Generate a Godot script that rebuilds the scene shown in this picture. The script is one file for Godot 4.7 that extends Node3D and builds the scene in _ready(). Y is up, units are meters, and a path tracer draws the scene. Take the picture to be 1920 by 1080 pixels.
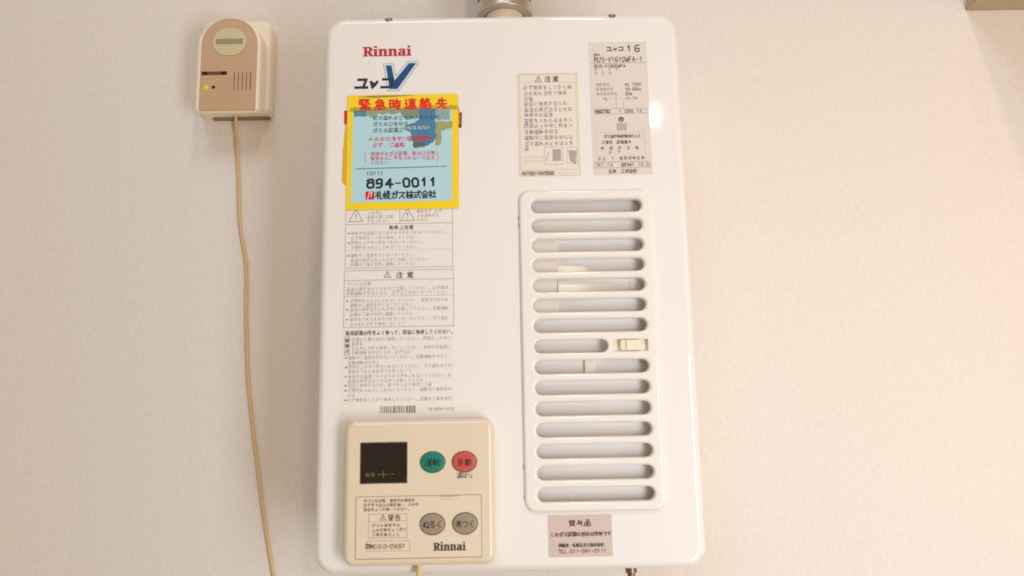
extends Node3D
# A wall-hung water heater, its remote control panel, stickers, a flue pipe and a gas alarm on a papered wall.
# Lengths in the tables below are millimetres (mm() turns them into metres); the casing's front face is z = 0, the wall z = -150.

const K := 0.001
var M := {}
var G := {}

# ------------------------------------------------------------------ meshes
class Mesher:
	var v := PackedVector3Array()
	var n := PackedVector3Array()
	var t := PackedVector2Array()
	var x := PackedInt32Array()
	var box := Rect2(0, 0, 1, 1)       # planar texture frame in x, y

	func add(p: Vector3, nn: Vector3) -> int:
		v.append(p)
		n.append(nn.normalized())
		t.append(Vector2((p.x - box.position.x) / box.size.x, 1.0 - (p.y - box.position.y) / box.size.y))
		return v.size() - 1

	func tri(a: int, b: int, c: int) -> void:
		var g := (v[b] - v[a]).cross(v[c] - v[a])
		if g.length_squared() < 1e-22:
			return
		if g.dot(n[a] + n[b] + n[c]) > 0.0:
			x.append_array([a, c, b])
		else:
			x.append_array([a, b, c])

	func quad(a: int, b: int, c: int, d: int) -> void:
		tri(a, b, c)
		tri(a, c, d)

	# rows of equal length joined into a skin
	func skin(rows: Array, closed: bool) -> void:
		for j in rows.size() - 1:
			var p: PackedInt32Array = rows[j]
			var q: PackedInt32Array = rows[j + 1]
			for i in p.size() - (0 if closed else 1):
				var k := (i + 1) % p.size()
				quad(p[i], p[k], q[k], q[i])

	func flat(poly: PackedVector2Array, z: float, nz := 1.0) -> void:
		var wide := PackedVector2Array()      # the triangulation drops triangles it takes for slivers: give it large numbers
		for p in poly:
			wide.append(p * 10000.0)
		var f := Geometry2D.triangulate_polygon(wide)
		var first := v.size()
		for p in poly:
			add(Vector3(p.x, p.y, z), Vector3(0, 0, nz))
		for i in range(0, f.size(), 3):
			tri(first + f[i], first + f[i + 1], first + f[i + 2])

	# cap of a convex outline
	func cap(poly: PackedVector2Array, z: float, nz := 1.0) -> void:
		var mid := Vector2.ZERO
		for p in poly:
			mid += p / poly.size()
		var c := add(Vector3(mid.x, mid.y, z), Vector3(0, 0, nz))
		var first := v.size()
		for p in poly:
			add(Vector3(p.x, p.y, z), Vector3(0, 0, nz))
		for i in poly.size():
			tri(c, first + i, first + (i + 1) % poly.size())

	# a flat outline with thickness
	func slab(poly: PackedVector2Array, z0: float, z1: float) -> void:
		flat(poly, z1)
		for i in poly.size():
			var a := poly[i]
			var b := poly[(i + 1) % poly.size()]
			var d := (b - a).normalized()
			var s := -1.0 if Geometry2D.is_polygon_clockwise(poly) else 1.0
			var nn := Vector3(d.y, -d.x, 0) * s
			quad(add(Vector3(a.x, a.y, z0), nn), add(Vector3(b.x, b.y, z0), nn), add(Vector3(b.x, b.y, z1), nn), add(Vector3(a.x, a.y, z1), nn))

	func tube(path: PackedVector3Array, r: float, sides := 10) -> void:
		var rows := []
		for i in path.size():
			var d := (path[mini(i + 1, path.size() - 1)] - path[maxi(i - 1, 0)]).normalized()
			var u := d.cross(Vector3(0, 0, 1) if absf(d.z) < 0.8 else Vector3.RIGHT).normalized()
			var w := u.cross(d)
			var row := PackedInt32Array()
			for k in sides:
				var a := TAU * k / sides
				var o := u * cos(a) + w * sin(a)
				row.append(add(path[i] + o * r, o))
			rows.append(row)
		skin(rows, true)

	# turned profile about the axis y, points (radius, height), sharp corners
	func lathe(pts: PackedVector2Array, at: Vector3, sides := 48) -> void:
		for j in pts.size() - 1:
			var d := (pts[j + 1] - pts[j]).normalized()
			var rows := [PackedInt32Array(), PackedInt32Array()]
			for k in sides:
				var a := TAU * k / sides
				var o := Vector3(cos(a), 0, sin(a))
				for e in 2:
					var p := pts[j + e]
					rows[e].append(add(at + o * p.x + Vector3(0, p.y, 0), o * d.y + Vector3(0, -d.x, 0)))
			skin(rows, true)

	func mesh() -> ArrayMesh:
		var a := []
		a.resize(Mesh.ARRAY_MAX)
		a[Mesh.ARRAY_VERTEX] = v
		a[Mesh.ARRAY_NORMAL] = n
		a[Mesh.ARRAY_TEX_UV] = t
		a[Mesh.ARRAY_INDEX] = x
		var m := ArrayMesh.new()
		m.add_surface_from_arrays(Mesh.PRIMITIVE_TRIANGLES, a)
		return m


# outline of a rounded rectangle: points and outward directions, always the same count
func loop(c: Vector2, hw: float, hh: float, rt: float, rb: float, steps := 10) -> Array:
	var p := PackedVector2Array()
	var o := PackedVector2Array()
	for k in 4:
		var r := rt if k < 2 else rb
		r = clampf(r, 0.00002, minf(hw, hh))
		var s: Vector2 = [Vector2(1, 1), Vector2(-1, 1), Vector2(-1, -1), Vector2(1, -1)][k]
		var m := c + Vector2(hw - r, hh - r) * s
		for i in steps + 1:
			var a := PI / 2 * (k + float(i) / steps)
			o.append(Vector2(cos(a), sin(a)))
			p.append(m + o[-1] * r)
	return [p, o]


# A moulded or pressed body: rounded outline, rounded front edge, optional rectangular opening [centre, hw, hh, r, floor z] through its face
func shell(c: Vector2, hw: float, hh: float, rt: float, rb: float, z0: float, z1: float, e: float, hole := [], draft := 0.0, steps := 10, back := true) -> Mesher:
	var m := Mesher.new()
	m.box = Rect2(c.x - hw, c.y - hh, hw * 2, hh * 2)
	var rows := []
	var prof := [[draft, z0, 1.0, 0.0], [0.0, z1 - e, 1.0, 0.0]]
	var arc := 8
	for i in arc + 1:
		var a := PI / 2 * i / arc
		prof.append([e * (1.0 - cos(a)), z1 - e + e * sin(a), cos(a), sin(a)])
	for q in prof:
		var l := loop(c, hw - q[0], hh - q[0], rt - q[0], rb - q[0], steps)
		var row := PackedInt32Array()
		for i in l[0].size():
			row.append(m.add(Vector3(l[0][i].x, l[0][i].y, q[1]), Vector3(l[1][i].x * q[2], l[1][i].y * q[2], q[3])))
		rows.append(row)
	m.skin(rows, true)
	var rim := loop(c, hw - e, hh - e, rt - e, rb - e, steps)
	if hole.is_empty():
		m.cap(rim[0], z1)
	else:
		var h := loop(hole[0], hole[1], hole[2], hole[3], hole[3], steps)
		var a := PackedInt32Array()
		var b := PackedInt32Array()
		var w0 := PackedInt32Array()
		var w1 := PackedInt32Array()
		for i in h[0].size():
			a.append(m.add(Vector3(rim[0][i].x, rim[0][i].y, z1), Vector3(0, 0, 1)))
			b.append(m.add(Vector3(h[0][i].x, h[0][i].y, z1), Vector3(0, 0, 1)))
			var inw := Vector3(-h[1][i].x, -h[1][i].y, 0)
			w0.append(m.add(Vector3(h[0][i].x, h[0][i].y, z1), inw))
			w1.append(m.add(Vector3(h[0][i].x, h[0][i].y, hole[4]), inw))
		m.skin([a, b], true)
		m.skin([w0, w1], true)
		m.cap(h[0], hole[4])
	if back:
		m.cap(loop(c, hw - draft, hh - draft, rt - draft, rb - draft, steps)[0], z0, -1.0)
	return m


# ------------------------------------------------------------------ scene tree
func part(called: String, m: Mesher, mat: Material, parent: Node, label := "") -> MeshInstance3D:
	var o := MeshInstance3D.new()
	o.name = called
	o.mesh = m.mesh()
	o.material_override = mat
	if label:
		o.set_meta("label", label)
	parent.add_child(o, true)
	return o


func thing(called: String, label: String, category: String, at := Vector3.ZERO) -> Node3D:
	var o := Node3D.new()
	o.name = called
	o.position = at
	o.set_meta("label", label)
	o.set_meta("category", category)
	add_child(o, true)
	return o


func mat(c: Color, rough: float, coat := 0.0, metal := 0.0) -> StandardMaterial3D:
	var m := StandardMaterial3D.new()
	m.albedo_color = c
	m.roughness = rough
	m.metallic = metal
	if coat > 0.0:
		m.clearcoat_enabled = true
		m.clearcoat = coat
		m.clearcoat_roughness = 0.06
	return m


func printed(p: Paper, rough := 0.5) -> StandardMaterial3D:
	var m := mat(Color.WHITE, rough)
	m.albedo_texture = ImageTexture.create_from_image(p.im)
	m.texture_repeat = false
	return m


# ------------------------------------------------------------------ printing
# strokes of a character: polylines of digit pairs on a 10 x 10 grid, y down
func glyphs() -> Dictionary:
	var g := {
		"ユ": "127268 0898", "ッ": "2436 4546 746648", "コ": "128288 1888", "ガ": "1383786849 414519 7082 8092", "ス": "12825519 5689",
		"が": "1363605938 3018 8295 7081 9091", "っ": "3464758769", "へ": "063497", "ふ": "4062 5354636849 2718 7799", "器": "0030320200 5080825250 0494 5094 0638390906 5686896 956", "店": "5051 111909 1191 5354 5484 355585894939", "具": "2080852520 2282 2484 0797 3819 6899", "事": "0191 505949 2373752523 0696 2888 8488", "燃": "0203 3223 1059 2029 3060 4362 7079 5393 6459 7499", "本": "0292 5059 5208 5298 3767", "心": "1407 323878 4052 8396", "見": "2080852520 2282 2484 361909 666999", "者": "1282 0494 5054 8129 3575787937", "年": "2103 2282 2585 0797 2527 5259", "番": "1181 0393 5055 5315 5395 2686892926 5659 2878", "扱": "2029 0343 0645 417197 5149 735599",
		"テ": "2171 0494 545539", "レ": "212873", "ビ": "21276988 2572 7082 8092", "ー": "1585", "タ": "3015 1371623919 3557", "ン": "1233 198462", "プ": "1282836419 8091",
		"あ": "1282 4048 7338165465858869", "い": "121638 7286", "う": "3061 1483856749", "お": "1363 303817458588 59 7193", "か": "1363605938 3018 8295", "く": "713579",
		"け": "1118 4393 717749", "こ": "2272 262888", "ご": "2272 262888 8091 7182", "さ": "1383 4176 4627 2739 3979", "し": "31375987", "す": "0292 505536445639", "ず": "029250 50553644 5639 8091 9192",
		"せ": "0494 7176 312888", "た": "1363 3118 5585 475898", "だ": "1363 3118 5585 475898 8092", "つ": "1362948749", "て": "1282544779", "で": "1282544779 7586", "と": "2144 83263989", "ど": "2144 83263989 8092",
		"な": "1252 3015 7293 6468384699", "に": "1118 4282 474888", "ぬ": "1138 512806438396795877 7799", "の": "524728163362848759", "は": "1118 3393 616748375698", "ば": "1118 3393 616748375698 8092",
		"ま": "1282 1585 5158283689", "め": "1137 51281743839679", "も": "41476888 2373 1555", "や": "0574846656 5164 3049", "よ": "5358283689 5383", "ら": "3051 232644866859", "り": "2126 717649", "る": "2171256486693857", "れ": "2129 034317 1753636898", "ろ": "21712564866849", "を": "1282 402554 5467 8437 374989", "ん": "5119 194667687997", "き": "1373 1575 4178 3779", "ょ": "5458384778 5474",
		"使": "3014 2229 4292 4494964644 616649 5699", "用": "218189 212619 2484 2686 5159", "注": "1122 0415 0926 5061 3292 4595 3999 6269", "意": "5051 1191 0393 2474772724 2575 1809 3849 4979 8899", "中": "1282861612 5059",
		"高": "5051 1191 3373744433 19169699 3777793937", "温": "1122 0415 0926 4181844441 4282 468689 4649 6669 3999", "湯": "1122 0415 0926 4080834340 4282 3595 5538 569689 6649", "火": "515519 5599 2325 8375", "換": "2029 0343 0645 605282 439396 4346 4696 636649 6699",
		"気": "3013 2191 2383 147489 2669 6529", "水": "505948 134318 9264 6498", "電": "1181 14129294 5154 2575782825 2676 555999", "源": "1122 0415 0926 3191 3129 6163 4383854543 6669 4739 8799", "切": "0443 212747 429289 6249", "手": "7021 2383 1595 515949",
		"入": "415219 5299", "出": "5059 222484 8284 161999 9699", "口": "2282882822", "先": "3124 2282 5055 0595 454719 656999", "時": "0131370701 0434 4292 6064 4494 4696 848979 5768", "連": "0112 04141709 173999 3191 4383864643 4484 3797 6068",
		"絡": "200223 310534 2529 0608 3648 6043 518145 5295 5696995956", "緊": "000444 0040 01313303 508054 5194 452666 751897 5759 2819 7899", "急": "4013 317163 238386 2686 2585 1709 373979 5758 8798", "札": "0252 3039 3307 3456 606999", "幌": "0307 033337 2029 5080835350 5282 4595 656749 757999",
		"株": "0242 2029 2307 2446 5292 4595 7079 7549 7598", "式": "0292 1555 3538 0858 607699 8091", "会": "5004 5094 3464 1686 462978 6789", "社": "2021 024206 2429 3546 5393 7078 4898", "貸": "2003 1214 3291 507393 2484882824 2686 3819 7899", "与": "3024 3282 248479 0666", "品": "3070733330 0545490905 5595995955",
		"設": "1021 0242 0535 0737390907 505344 508083 558549 5699", "備": "2004 1319 3191 5053 7073 3393 434739 559599 5559 5797 7579", "当": "5054 2133 8173 14848919 1686", "所": "0141 034345 0305 0509 80515649 5494 7479", "有": "0292 4006 348489 3439 3686 3787", "運": "0112 04141709 173999 32319192 4383 4484864644 3898 6268",
		"転": "0141 0343460603 0444 0757 2029 6292 5494 745888 8699", "自": "5041 2171792921 2474 2676", "動": "0252 1343461613 1444 0757 3039 0959 539389 707559", "警": "1141 2022 0333 1214 6052 5191 8154 6294 1585 2676 2777792927", "告": "2113 2282 5054 0494 2686892926", "上": "5159 5484 1999", "安": "5051 13119193 522789 746719 0595", "全": "5004 5094 2585 2787 0999 5459",
		"型": "0151 0353 111405 4145 6164 8085 2787 0999 5559", "取": "0151 1118 4149 1343 1545 0857 529259 5499", "必": "1407 323878 4052 8119 8496", "物": "1104 0343 2029 0645 6044 529289 7257", "可": "0191 2454572724 7179", "内": "19128289 505327 5476", "外": "3005 225219 2445 7079 7496", "工": "1181 5158 0898", "日": "2171792921 2575", "大": "0393 505319 5499", "第": "2011 2151 6051 6191 1484862646 2629 268689 4449", "石": "1191 4119 3585893935", "供": "3014 2229 5055 8085 4393 3696 5739 7799", "号": "3171743431 1595 355879", "家": "5051 13119193 3373 446549 5699", "給": "200223 310534 2529 0608 3648 604494 6094 5585 5797 5999 5759", "漏": "1122 0415 0926 419143 41392939 5595995955 7579",
		"0": "316183886939281331", "1": "335158", "2": "13316183 831888", "3": "1161838454 548588692918", "4": "611696 6169", "5": "81213474868829", "6": "81412328396988856525", "7": "118139", "8": "31618274341231 3415183969888574", "9": "19597772613112153575",
		"A": "194189 2676", "B": "111161835415 5486896919", "C": "826141321639496987", "D": "11518387591911", "E": "811119 89 1565 1989", "F": "811119 1565", "G": "82614132163949798665", "H": "1119 8189 1585", "K": "1119 8115 3489", "L": "211989", "M": "1911568189", "R": "1911618364 6414 5489", "S": "826131124485886939 17", "T": "1191 5159", "U": "111739698781", "V": "115981", "W": "1139557991", "Z": "12821888", "z": "24741979", "m": "1914 145459 549499",
		"-": "2575", "(": "61333769", ")": "316739", ".": "4859", "・": "4555", "/": "8119", "o": "2464784824", "x": "2479 7429", "。": "2838392928", "、": "2738", "●": "34647636 3444545565 5635 4566",
	}
	return g


class Paper:
	var im: Image
	var s: float
	var g: Dictionary
	var w: int
	var h: int

	func _init(wide: float, high: float, scale: float, color: Color, table: Dictionary) -> void:
		s = scale
		g = table
		w = int(wide * s)
		h = int(high * s)
		im = Image.create(w, h, false, Image.FORMAT_RGB8)
		im.fill(color)

	func dab(px: int, py: int, c: Color, a: float) -> void:
		if a > 0.0 and px >= 0 and py >= 0 and px < w and py < h:
			im.set_pixel(px, py, im.get_pixel(px, py).lerp(c, minf(a, 1.0)))

	func line(a: Vector2, b: Vector2, wide: float, c: Color, op := 1.0) -> void:
		a *= s
		b *= s
		var r := wide * s / 2
		var d := b - a
		var l2 := maxf(d.length_squared(), 1e-9)
		for y in range(int(minf(a.y, b.y) - r - 1), int(maxf(a.y, b.y) + r + 2)):
			for x in range(int(minf(a.x, b.x) - r - 1), int(maxf(a.x, b.x) + r + 2)):
				var p := Vector2(x + 0.5, y + 0.5)
				var q := a + d * clampf((p - a).dot(d) / l2, 0.0, 1.0)
				dab(x, y, c, clampf(r + 0.5 - p.distance_to(q), 0.0, 1.0) * op)

	func frame(r: Rect2, wide: float, c: Color, op := 1.0) -> void:
		var p := [r.position, r.position + Vector2(r.size.x, 0), r.end, r.position + Vector2(0, r.size.y)]
		for i in 4:
			line(p[i], p[(i + 1) % 4], wide, c, op)

	func fill(r: Rect2, c: Color, op := 1.0) -> void:
		for y in range(int(r.position.y * s), int(r.end.y * s)):
			for x in range(int(r.position.x * s), int(r.end.x * s)):
				dab(x, y, c, op)

	func patch(pts: PackedVector2Array, c: Color, op := 1.0, wobble: FastNoiseLite = null) -> void:
		var q := PackedVector2Array()
		var r := Rect2(pts[0] * s, Vector2.ZERO)
		for p in pts:
			q.append(p * s)
			r = r.expand(p * s)
		for y in range(int(r.position.y) - 6, int(r.end.y) + 7):
			for x in range(int(r.position.x) - 6, int(r.end.x) + 7):
				var a := 0.0
				for k in 4:
					var p := Vector2(x + 0.25 + 0.5 * (k % 2), y + 0.25 + 0.5 * (k / 2))
					if wobble:
						p += Vector2(wobble.get_noise_2d(x, y), wobble.get_noise_2d(x + 500, y)) * 3.0 * s
					if Geometry2D.is_point_in_polygon(p, q):
						a += 0.25
				dab(x, y, c, a * op)

	# one character in a cell
	func stamp(ch: String, at: Vector2, size: Vector2, wide: float, c: Color, op := 1.0) -> void:
		var code: String = g.get(ch, "")
		if code == "":
			return
		for stroke in code.split(" ", false):
			var n := stroke.length() / 2
			var last := Vector2.ZERO
			for i in n:
				var p := at + Vector2(int(stroke[i * 2]) + 0.5, int(stroke[i * 2 + 1]) + 0.5) * size / 10.0
				if i > 0:
					line(last, p, wide, c, op)
				last = p

	func text(words: String, at: Vector2, size: Vector2, step: float, wide: float, c: Color, op := 1.0) -> void:
		for i in words.length():
			stamp(words[i], at + Vector2(step * i, 0), size, wide, c, op)

	# a line of small print running over a given width
	func small(words: String, x0: float, x1: float, y: float, high: float, c: Color, op := 0.37) -> void:
		var step := high * 1.02
		var i := 0
		var x := x0
		while x + high <= x1 and i < words.length():
			stamp(words[i], Vector2(x, y - high / 2), Vector2(high * 0.92, high), 0.75, c, op)
			x += step
			i += 1

	func warning(at: Vector2, size: float, c: Color) -> void:
		var a := at + Vector2(size / 2, 0)
		var b := at + Vector2(size, size * 0.9)
		var d := at + Vector2(0, size * 0.9)
		line(a, b, 0.9, c)
		line(b, d, 0.9, c)
		line(d, a, 0.9, c)
		line(at + Vector2(size / 2, size * 0.32), at + Vector2(size / 2, size * 0.58), 1.3, c)
		line(at + Vector2(size / 2, size * 0.74), at + Vector2(size / 2, size * 0.76), 1.3, c)


const BODY := [
	"使用中は高温になりますので手を入れないでください。",
	"必ず換気をしてから使用してください。",
	"器具の上や中に物を入れないでください。",
	"可燃物を火の上に入れないでください。",
	"運転中に電源を切らないでください。",
	"高温の湯が出るときは手に注意してください。",
	"設備の工事は当社に連絡してください。",
	"電源を入れたまま手入れをしないでください。",
	"日のあたる所で使用しないでください。",
	"自動運転を切るときは、必ず出口を先に切ってください。",
	"安全に使用するため、取り外しは工事店にご連絡ください。",
	"ガス漏れのときは火を使用しないで、外へ出てください。",
]


# ------------------------------------------------------------------ build
func _ready() -> void:
	# camera
	var cam := Camera3D.new()
	cam.name = "camera"
	cam.position = Vector3(0.00257, -0.11825, 0.69202)
	cam.rotation = Vector3(0.154564, -0.004563, -0.019013)
	cam.fov = 42.17
	cam.near = 0.02
	cam.far = 50.0
	var lens := CameraAttributesPhysical.new()
	lens.frustum_focal_length = 31.12
	lens.frustum_focus_distance = 1.1
	lens.exposure_aperture = 9.5
	cam.attributes = lens
	cam.fov = 42.17
	cam.near = 0.02
	cam.far = 50.0
	cam.current = true
	add_child(cam)

	# room light
	var env := Environment.new()
	env.background_mode = Environment.BG_COLOR
	env.background_color = Color(0.43, 0.315, 0.205).linear_to_srgb()
	env.tonemap_mode = Environment.TONE_MAPPER_LINEAR
	env.tonemap_exposure = 1.05
	env.sdfgi_enabled = true
	env.ssao_enabled = true
	env.ssil_enabled = true
	var we := WorldEnvironment.new()
	we.environment = env
	we.name = "environment"
	add_child(we)
	area("window_light", Vector3(0.66, -0.45, 1.0), Vector3(0.30, -0.25, -0.15), Vector2(0.35, 0.9), 0.97, Color(0.925, 0.985, 1.035).linear_to_srgb())
	area("warm_fill", Vector3(1.25, 0.25, 0.6), Vector3(0.5, 0.2, -0.15), Vector2(0.25, 0.5), 0.2, Color(1.0, 0.40, 0.12).linear_to_srgb())  # added light out of view, tints the upper right wall orange
	area("cool_top_fill", Vector3(-0.5, 2.1, 1.8), Vector3(-0.1, 0, 0), Vector2(0.9, 0.9), 1.75, Color(0.45, 0.74, 1.0).linear_to_srgb())  # added bluish fill from above, no such source in view
	area("ceiling_light", Vector3(0.25, 1.7, 1.2), Vector3(0, 0, 0), Vector2(0.10, 0.8), 0.75, Color(1.0, 0.9, 0.8))
	area("pendant_light", Vector3(0.58, 0.99, 2.1), Vector3(0.149, 0.16, 0), Vector2(0.034, 0.058), 0.085, Color(1.0, 0.96, 0.9))

	G = glyphs()
	materials()
	wall()
	fixture()
	flue()
	heater()
	notice()
	loan_sticker()
	controller()
	alarm()


func area(called: String, at: Vector3, to: Vector3, size: Vector2, energy: float, c: Color) -> void:
	var l := AreaLight3D.new()
	l.name = called
	l.area_size = size
	l.light_energy = energy
	l.light_color = c
	l.shadow_enabled = true
	l.position = at
	add_child(l)
	l.look_at_from_position(at, to, Vector3.UP)


func noise(freq: float, seed_: int, oct := 3) -> FastNoiseLite:
	var f := FastNoiseLite.new()
	f.noise_type = FastNoiseLite.TYPE_SIMPLEX_SMOOTH
	f.frequency = freq
	f.seed = seed_
	f.fractal_octaves = oct
	return f


func ramp_texture(f: FastNoiseLite, a: Color, b: Color, size := 512, as_normal := false, bump := 2.0) -> NoiseTexture2D:
	var t := NoiseTexture2D.new()
	t.width = size
	t.height = size
	t.seamless = true
	t.noise = f
	if as_normal:
		t.as_normal_map = true
		t.bump_strength = bump
	else:
		var r := Gradient.new()
		r.offsets = PackedFloat32Array([0.2, 0.8])
		r.colors = PackedColorArray([a, b])
		t.color_ramp = r
	return t


func materials() -> void:
	M.enamel = mat(Color(0.92, 0.91, 0.90), 0.055)
	M.enamel.roughness_texture = ramp_texture(noise(0.02, 4), Color(0.75, 0.75, 0.75), Color.WHITE, 256)
	M.enamel.roughness_texture_channel = BaseMaterial3D.TEXTURE_CHANNEL_RED
	M.enamel.uv1_scale = Vector3(2, 3, 1)
	M.grille = mat(Color(0.925, 0.91, 0.89), 0.07)
	M.inner = mat(Color(0.90, 0.885, 0.875), 0.5)
	M.inner_gloss = mat(Color(0.90, 0.875, 0.845), 0.14)
	M.inner_light = mat(Color(0.93, 0.905, 0.87), 0.35)
	M.ivory = mat(Color(0.93, 0.885, 0.80), 0.3)
	M.cream = mat(Color(0.885, 0.825, 0.735), 0.28)
	M.steel = mat(Color(0.60, 0.55, 0.49), 0.35, 0, 0.9)
	M.steel.metallic_texture = null
	M.dark_steel = mat(Color(0.42, 0.39, 0.36), 0.4, 0, 0.8)
	M.screw = mat(Color(0.50, 0.45, 0.38), 0.4, 0, 0.7)
	M.brass = mat(Color(0.55, 0.47, 0.38), 0.4, 0, 0.9)
	M.red_ink = mat(Color(0.72, 0.02, 0.10), 0.4)
	M.black_ink = mat(Color(0.20, 0.17, 0.15), 0.45)
	M.blue_ink = mat(Color(0.0, 0.27, 0.48), 0.35)
	M.navy_ink = mat(Color(0.07, 0.12, 0.24), 0.35)
	M.pale_ink = mat(Color(0.80, 0.86, 0.90), 0.35)
	M.gap = mat(Color(0.30, 0.25, 0.2), 0.7)
	M.cord = mat(Color(0.84, 0.715, 0.49), 0.45)
	M.cord_light = mat(Color(0.87, 0.80, 0.55), 0.45)


func wall() -> void:
	var m := StandardMaterial3D.new()
	m.roughness = 0.75
	m.albedo_color = Color(0.895, 0.868, 0.838)
	m.albedo_texture = ramp_texture(noise(0.03, 11, 4), Color(0.982, 0.98, 0.975), Color(1, 1, 1), 1024)
	m.heightmap_enabled = true
	m.heightmap_texture = ramp_texture(noise(0.09, 21, 3), Color.BLACK, Color.WHITE, 1024)
	m.heightmap_scale = 0.02
	m.uv1_triplanar = true
	m.uv1_world_triplanar = true
	m.uv1_scale = Vector3(5.5, 2.6, 5.5)
	var o := MeshInstance3D.new()
	o.name = "wall"
	var b := BoxMesh.new()
	b.size = Vector3(5.0, 3.2, 0.12)
	o.mesh = b
	o.position = Vector3(0, 0, -0.21)
	o.material_override = m
	o.set_meta("kind", "structure")
	o.set_meta("label", "pale vinyl papered wall with fine vertical grain behind the heater")
	add_child(o)


func fixture() -> void:
	var t := thing("wall_fixture", "grey brown fixture with straight lower edge, cut off above the bare wall beside the heater", "fixture", Vector3(0.565, 0.3425, -0.1498))
	var m := mat(Color(0.74, 0.66, 0.57), 0.45)
	var a := Mesher.new()
	a.slab(PackedVector2Array([Vector2(0, 0.010), Vector2(0.75, 0.010), Vector2(0.75, 0.30), Vector2(0.006, 0.30)]), 0.0, 0.54)
	part("housing", a, m, t)
	part("lower_trim", shell(Vector2(0.375, 0.005), 0.378, 0.0049, 0.003, 0.003, 0.0, 0.545, 0.003), mat(Color(0.70, 0.62, 0.52), 0.4), t)


func flue() -> void:
	var t := thing("flue_pipe", "grey metal flue pipe with bright collar rising from top of the water heater", "pipe", Vector3(0.0035, 0.262, -0.075))
	var a := Mesher.new()
	a.lathe(PackedVector2Array([Vector2(0.0296, 0.045), Vector2(0.0296, 0.22)]), Vector3.ZERO)
	part("pipe", a, M.dark_steel, t)
	var b := Mesher.new()
	b.lathe(PackedVector2Array([Vector2(0.022, 0.0395), Vector2(0.0303, 0.040), Vector2(0.0311, 0.041), Vector2(0.0311, 0.0515), Vector2(0.0303, 0.0525), Vector2(0.0294, 0.0525)]), Vector3.ZERO)
	part("collar", b, mat(Color(0.78, 0.75, 0.70), 0.3, 0, 0.85), t)
	var c := Mesher.new()
	c.lathe(PackedVector2Array([Vector2(0.034, 0.0), Vector2(0.034, 0.006), Vector2(0.021, 0.010), Vector2(0.021, 0.040)]), Vector3.ZERO)
	part("flue_socket", c, M.ivory, t)


# letters of a system font as thin printed shapes, fitted into a rectangle
func lettering(words: String, r: Rect2, z: float, material: Material, parent: Node, called: String) -> void:
	var f := SystemFont.new()
	f.font_names = PackedStringArray(["Droid Serif"])
	f.font_weight = 700
	var tm := TextMesh.new()
	tm.font = f
	tm.text = words
	tm.font_size = 72
	tm.pixel_size = 0.01
	tm.depth = 0.01
	tm.curve_step = 2.0
	var a := tm.get_mesh_arrays()
	var v: PackedVector3Array = a[Mesh.ARRAY_VERTEX]
	var lo := Vector3.INF
	var hi := -Vector3.INF
	for p in v:
		lo = lo.min(p)
		hi = hi.max(p)
	for i in v.size():
		var q := (v[i] - lo) / (hi - lo)
		v[i] = Vector3(r.position.x + q.x * r.size.x, r.position.y + q.y * r.size.y, z + q.z * 0.00015)
	var idx: PackedInt32Array = a[Mesh.ARRAY_INDEX]
	var nrm: PackedVector3Array = a[Mesh.ARRAY_NORMAL]
	var all := Mesher.new()
	for k in 3:      # three impressions side by side make the strokes as heavy as the print
		var first := all.v.size()
		for i in v.size():
			all.add(v[i] + Vector3(r.size.x * 0.008 * (k - 1), 0, 0.00003 * k), nrm[i])
		for i in idx:
			all.x.append(first + i)
	var m := all.mesh()
	var o := MeshInstance3D.new()
	o.name = called
	o.mesh = m
	o.material_override = material
	parent.add_child(o, true)


func heater() -> void:
	var t := thing("water_heater", "white wall-hung gas water heater with a slotted air grille, logo and caution labels", "water heater")
	# the casing with the opening for the grille
	var ghole := [Vector2(0.0770, -0.0655), 0.0615, 0.1465, 0.008, -0.022]
	var casing := part("casing", shell(Vector2.ZERO, 0.175, 0.265, 0.021, 0.019, -0.148, 0.0, 0.0075, ghole, 0.0, 14), M.enamel, t)
	for x in [-0.112, 0.1105]:
		var s := Mesher.new()
		s.lathe(PackedVector2Array([Vector2(0.0, 0.0012), Vector2(0.0032, 0.0010), Vector2(0.0042, 0.0), Vector2(0.0042, -0.003)]), Vector3.ZERO, 20)
		var o := part("cover_screw", s, M.screw, casing)
		o.position = Vector3(x, 0.2632, -0.0028)
		o.rotation.x = deg_to_rad(38)
	var plug := Mesher.new()
	plug.lathe(PackedVector2Array([Vector2(0.0052, 0.006), Vector2(0.0052, -0.006), Vector2(0.0035, -0.007), Vector2(0.0035, -0.012), Vector2(0.0, -0.012)]), Vector3.ZERO, 6)
	part("drain_plug", plug, M.brass, t).position = Vector3(0.1095, -0.2655, -0.02)
	grille(t)
	logo(t)
	instruction_label(t)
	caution_label(t)
	rating_plate(t)


# a row of the grille: its openings [left, right, half height, end radius]
func half_outline(row: Array, c: float, up: bool, inset: float, seam_l: float, seam_r: float) -> Array:
	var runs := []
	for o in row:
		var p := PackedVector2Array()
		var d := PackedVector2Array()
		var hh: float = o[2]
		var r: float = minf(o[3], hh)
		var s := 1.0 if up else -1.0
		var ins: float = inset * o[4]
		for i in 9:
			var a := PI / 2 * i / 8
			d.append(Vector2(-cos(a), sin(a) * s))
			p.append(Vector2(o[0] + r, c + (hh - r) * s) + d[-1] * (r + ins))
		for i in 9:
			var a := PI / 2 * (8 - i) / 8
			d.append(Vector2(cos(a), sin(a) * s))
			p.append(Vector2(o[1] - r, c + (hh - r) * s) + d[-1] * (r + ins))
		if hh > r + 0.0001:      # straight end: bring it to the centre line
			p.insert(0, Vector2(p[0].x, c))
			d.insert(0, Vector2(-1, 0))
			p.append(Vector2(p[-1].x, c))
			d.append(Vector2(1, 0))
		runs.append([p, d])
	return runs


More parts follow.
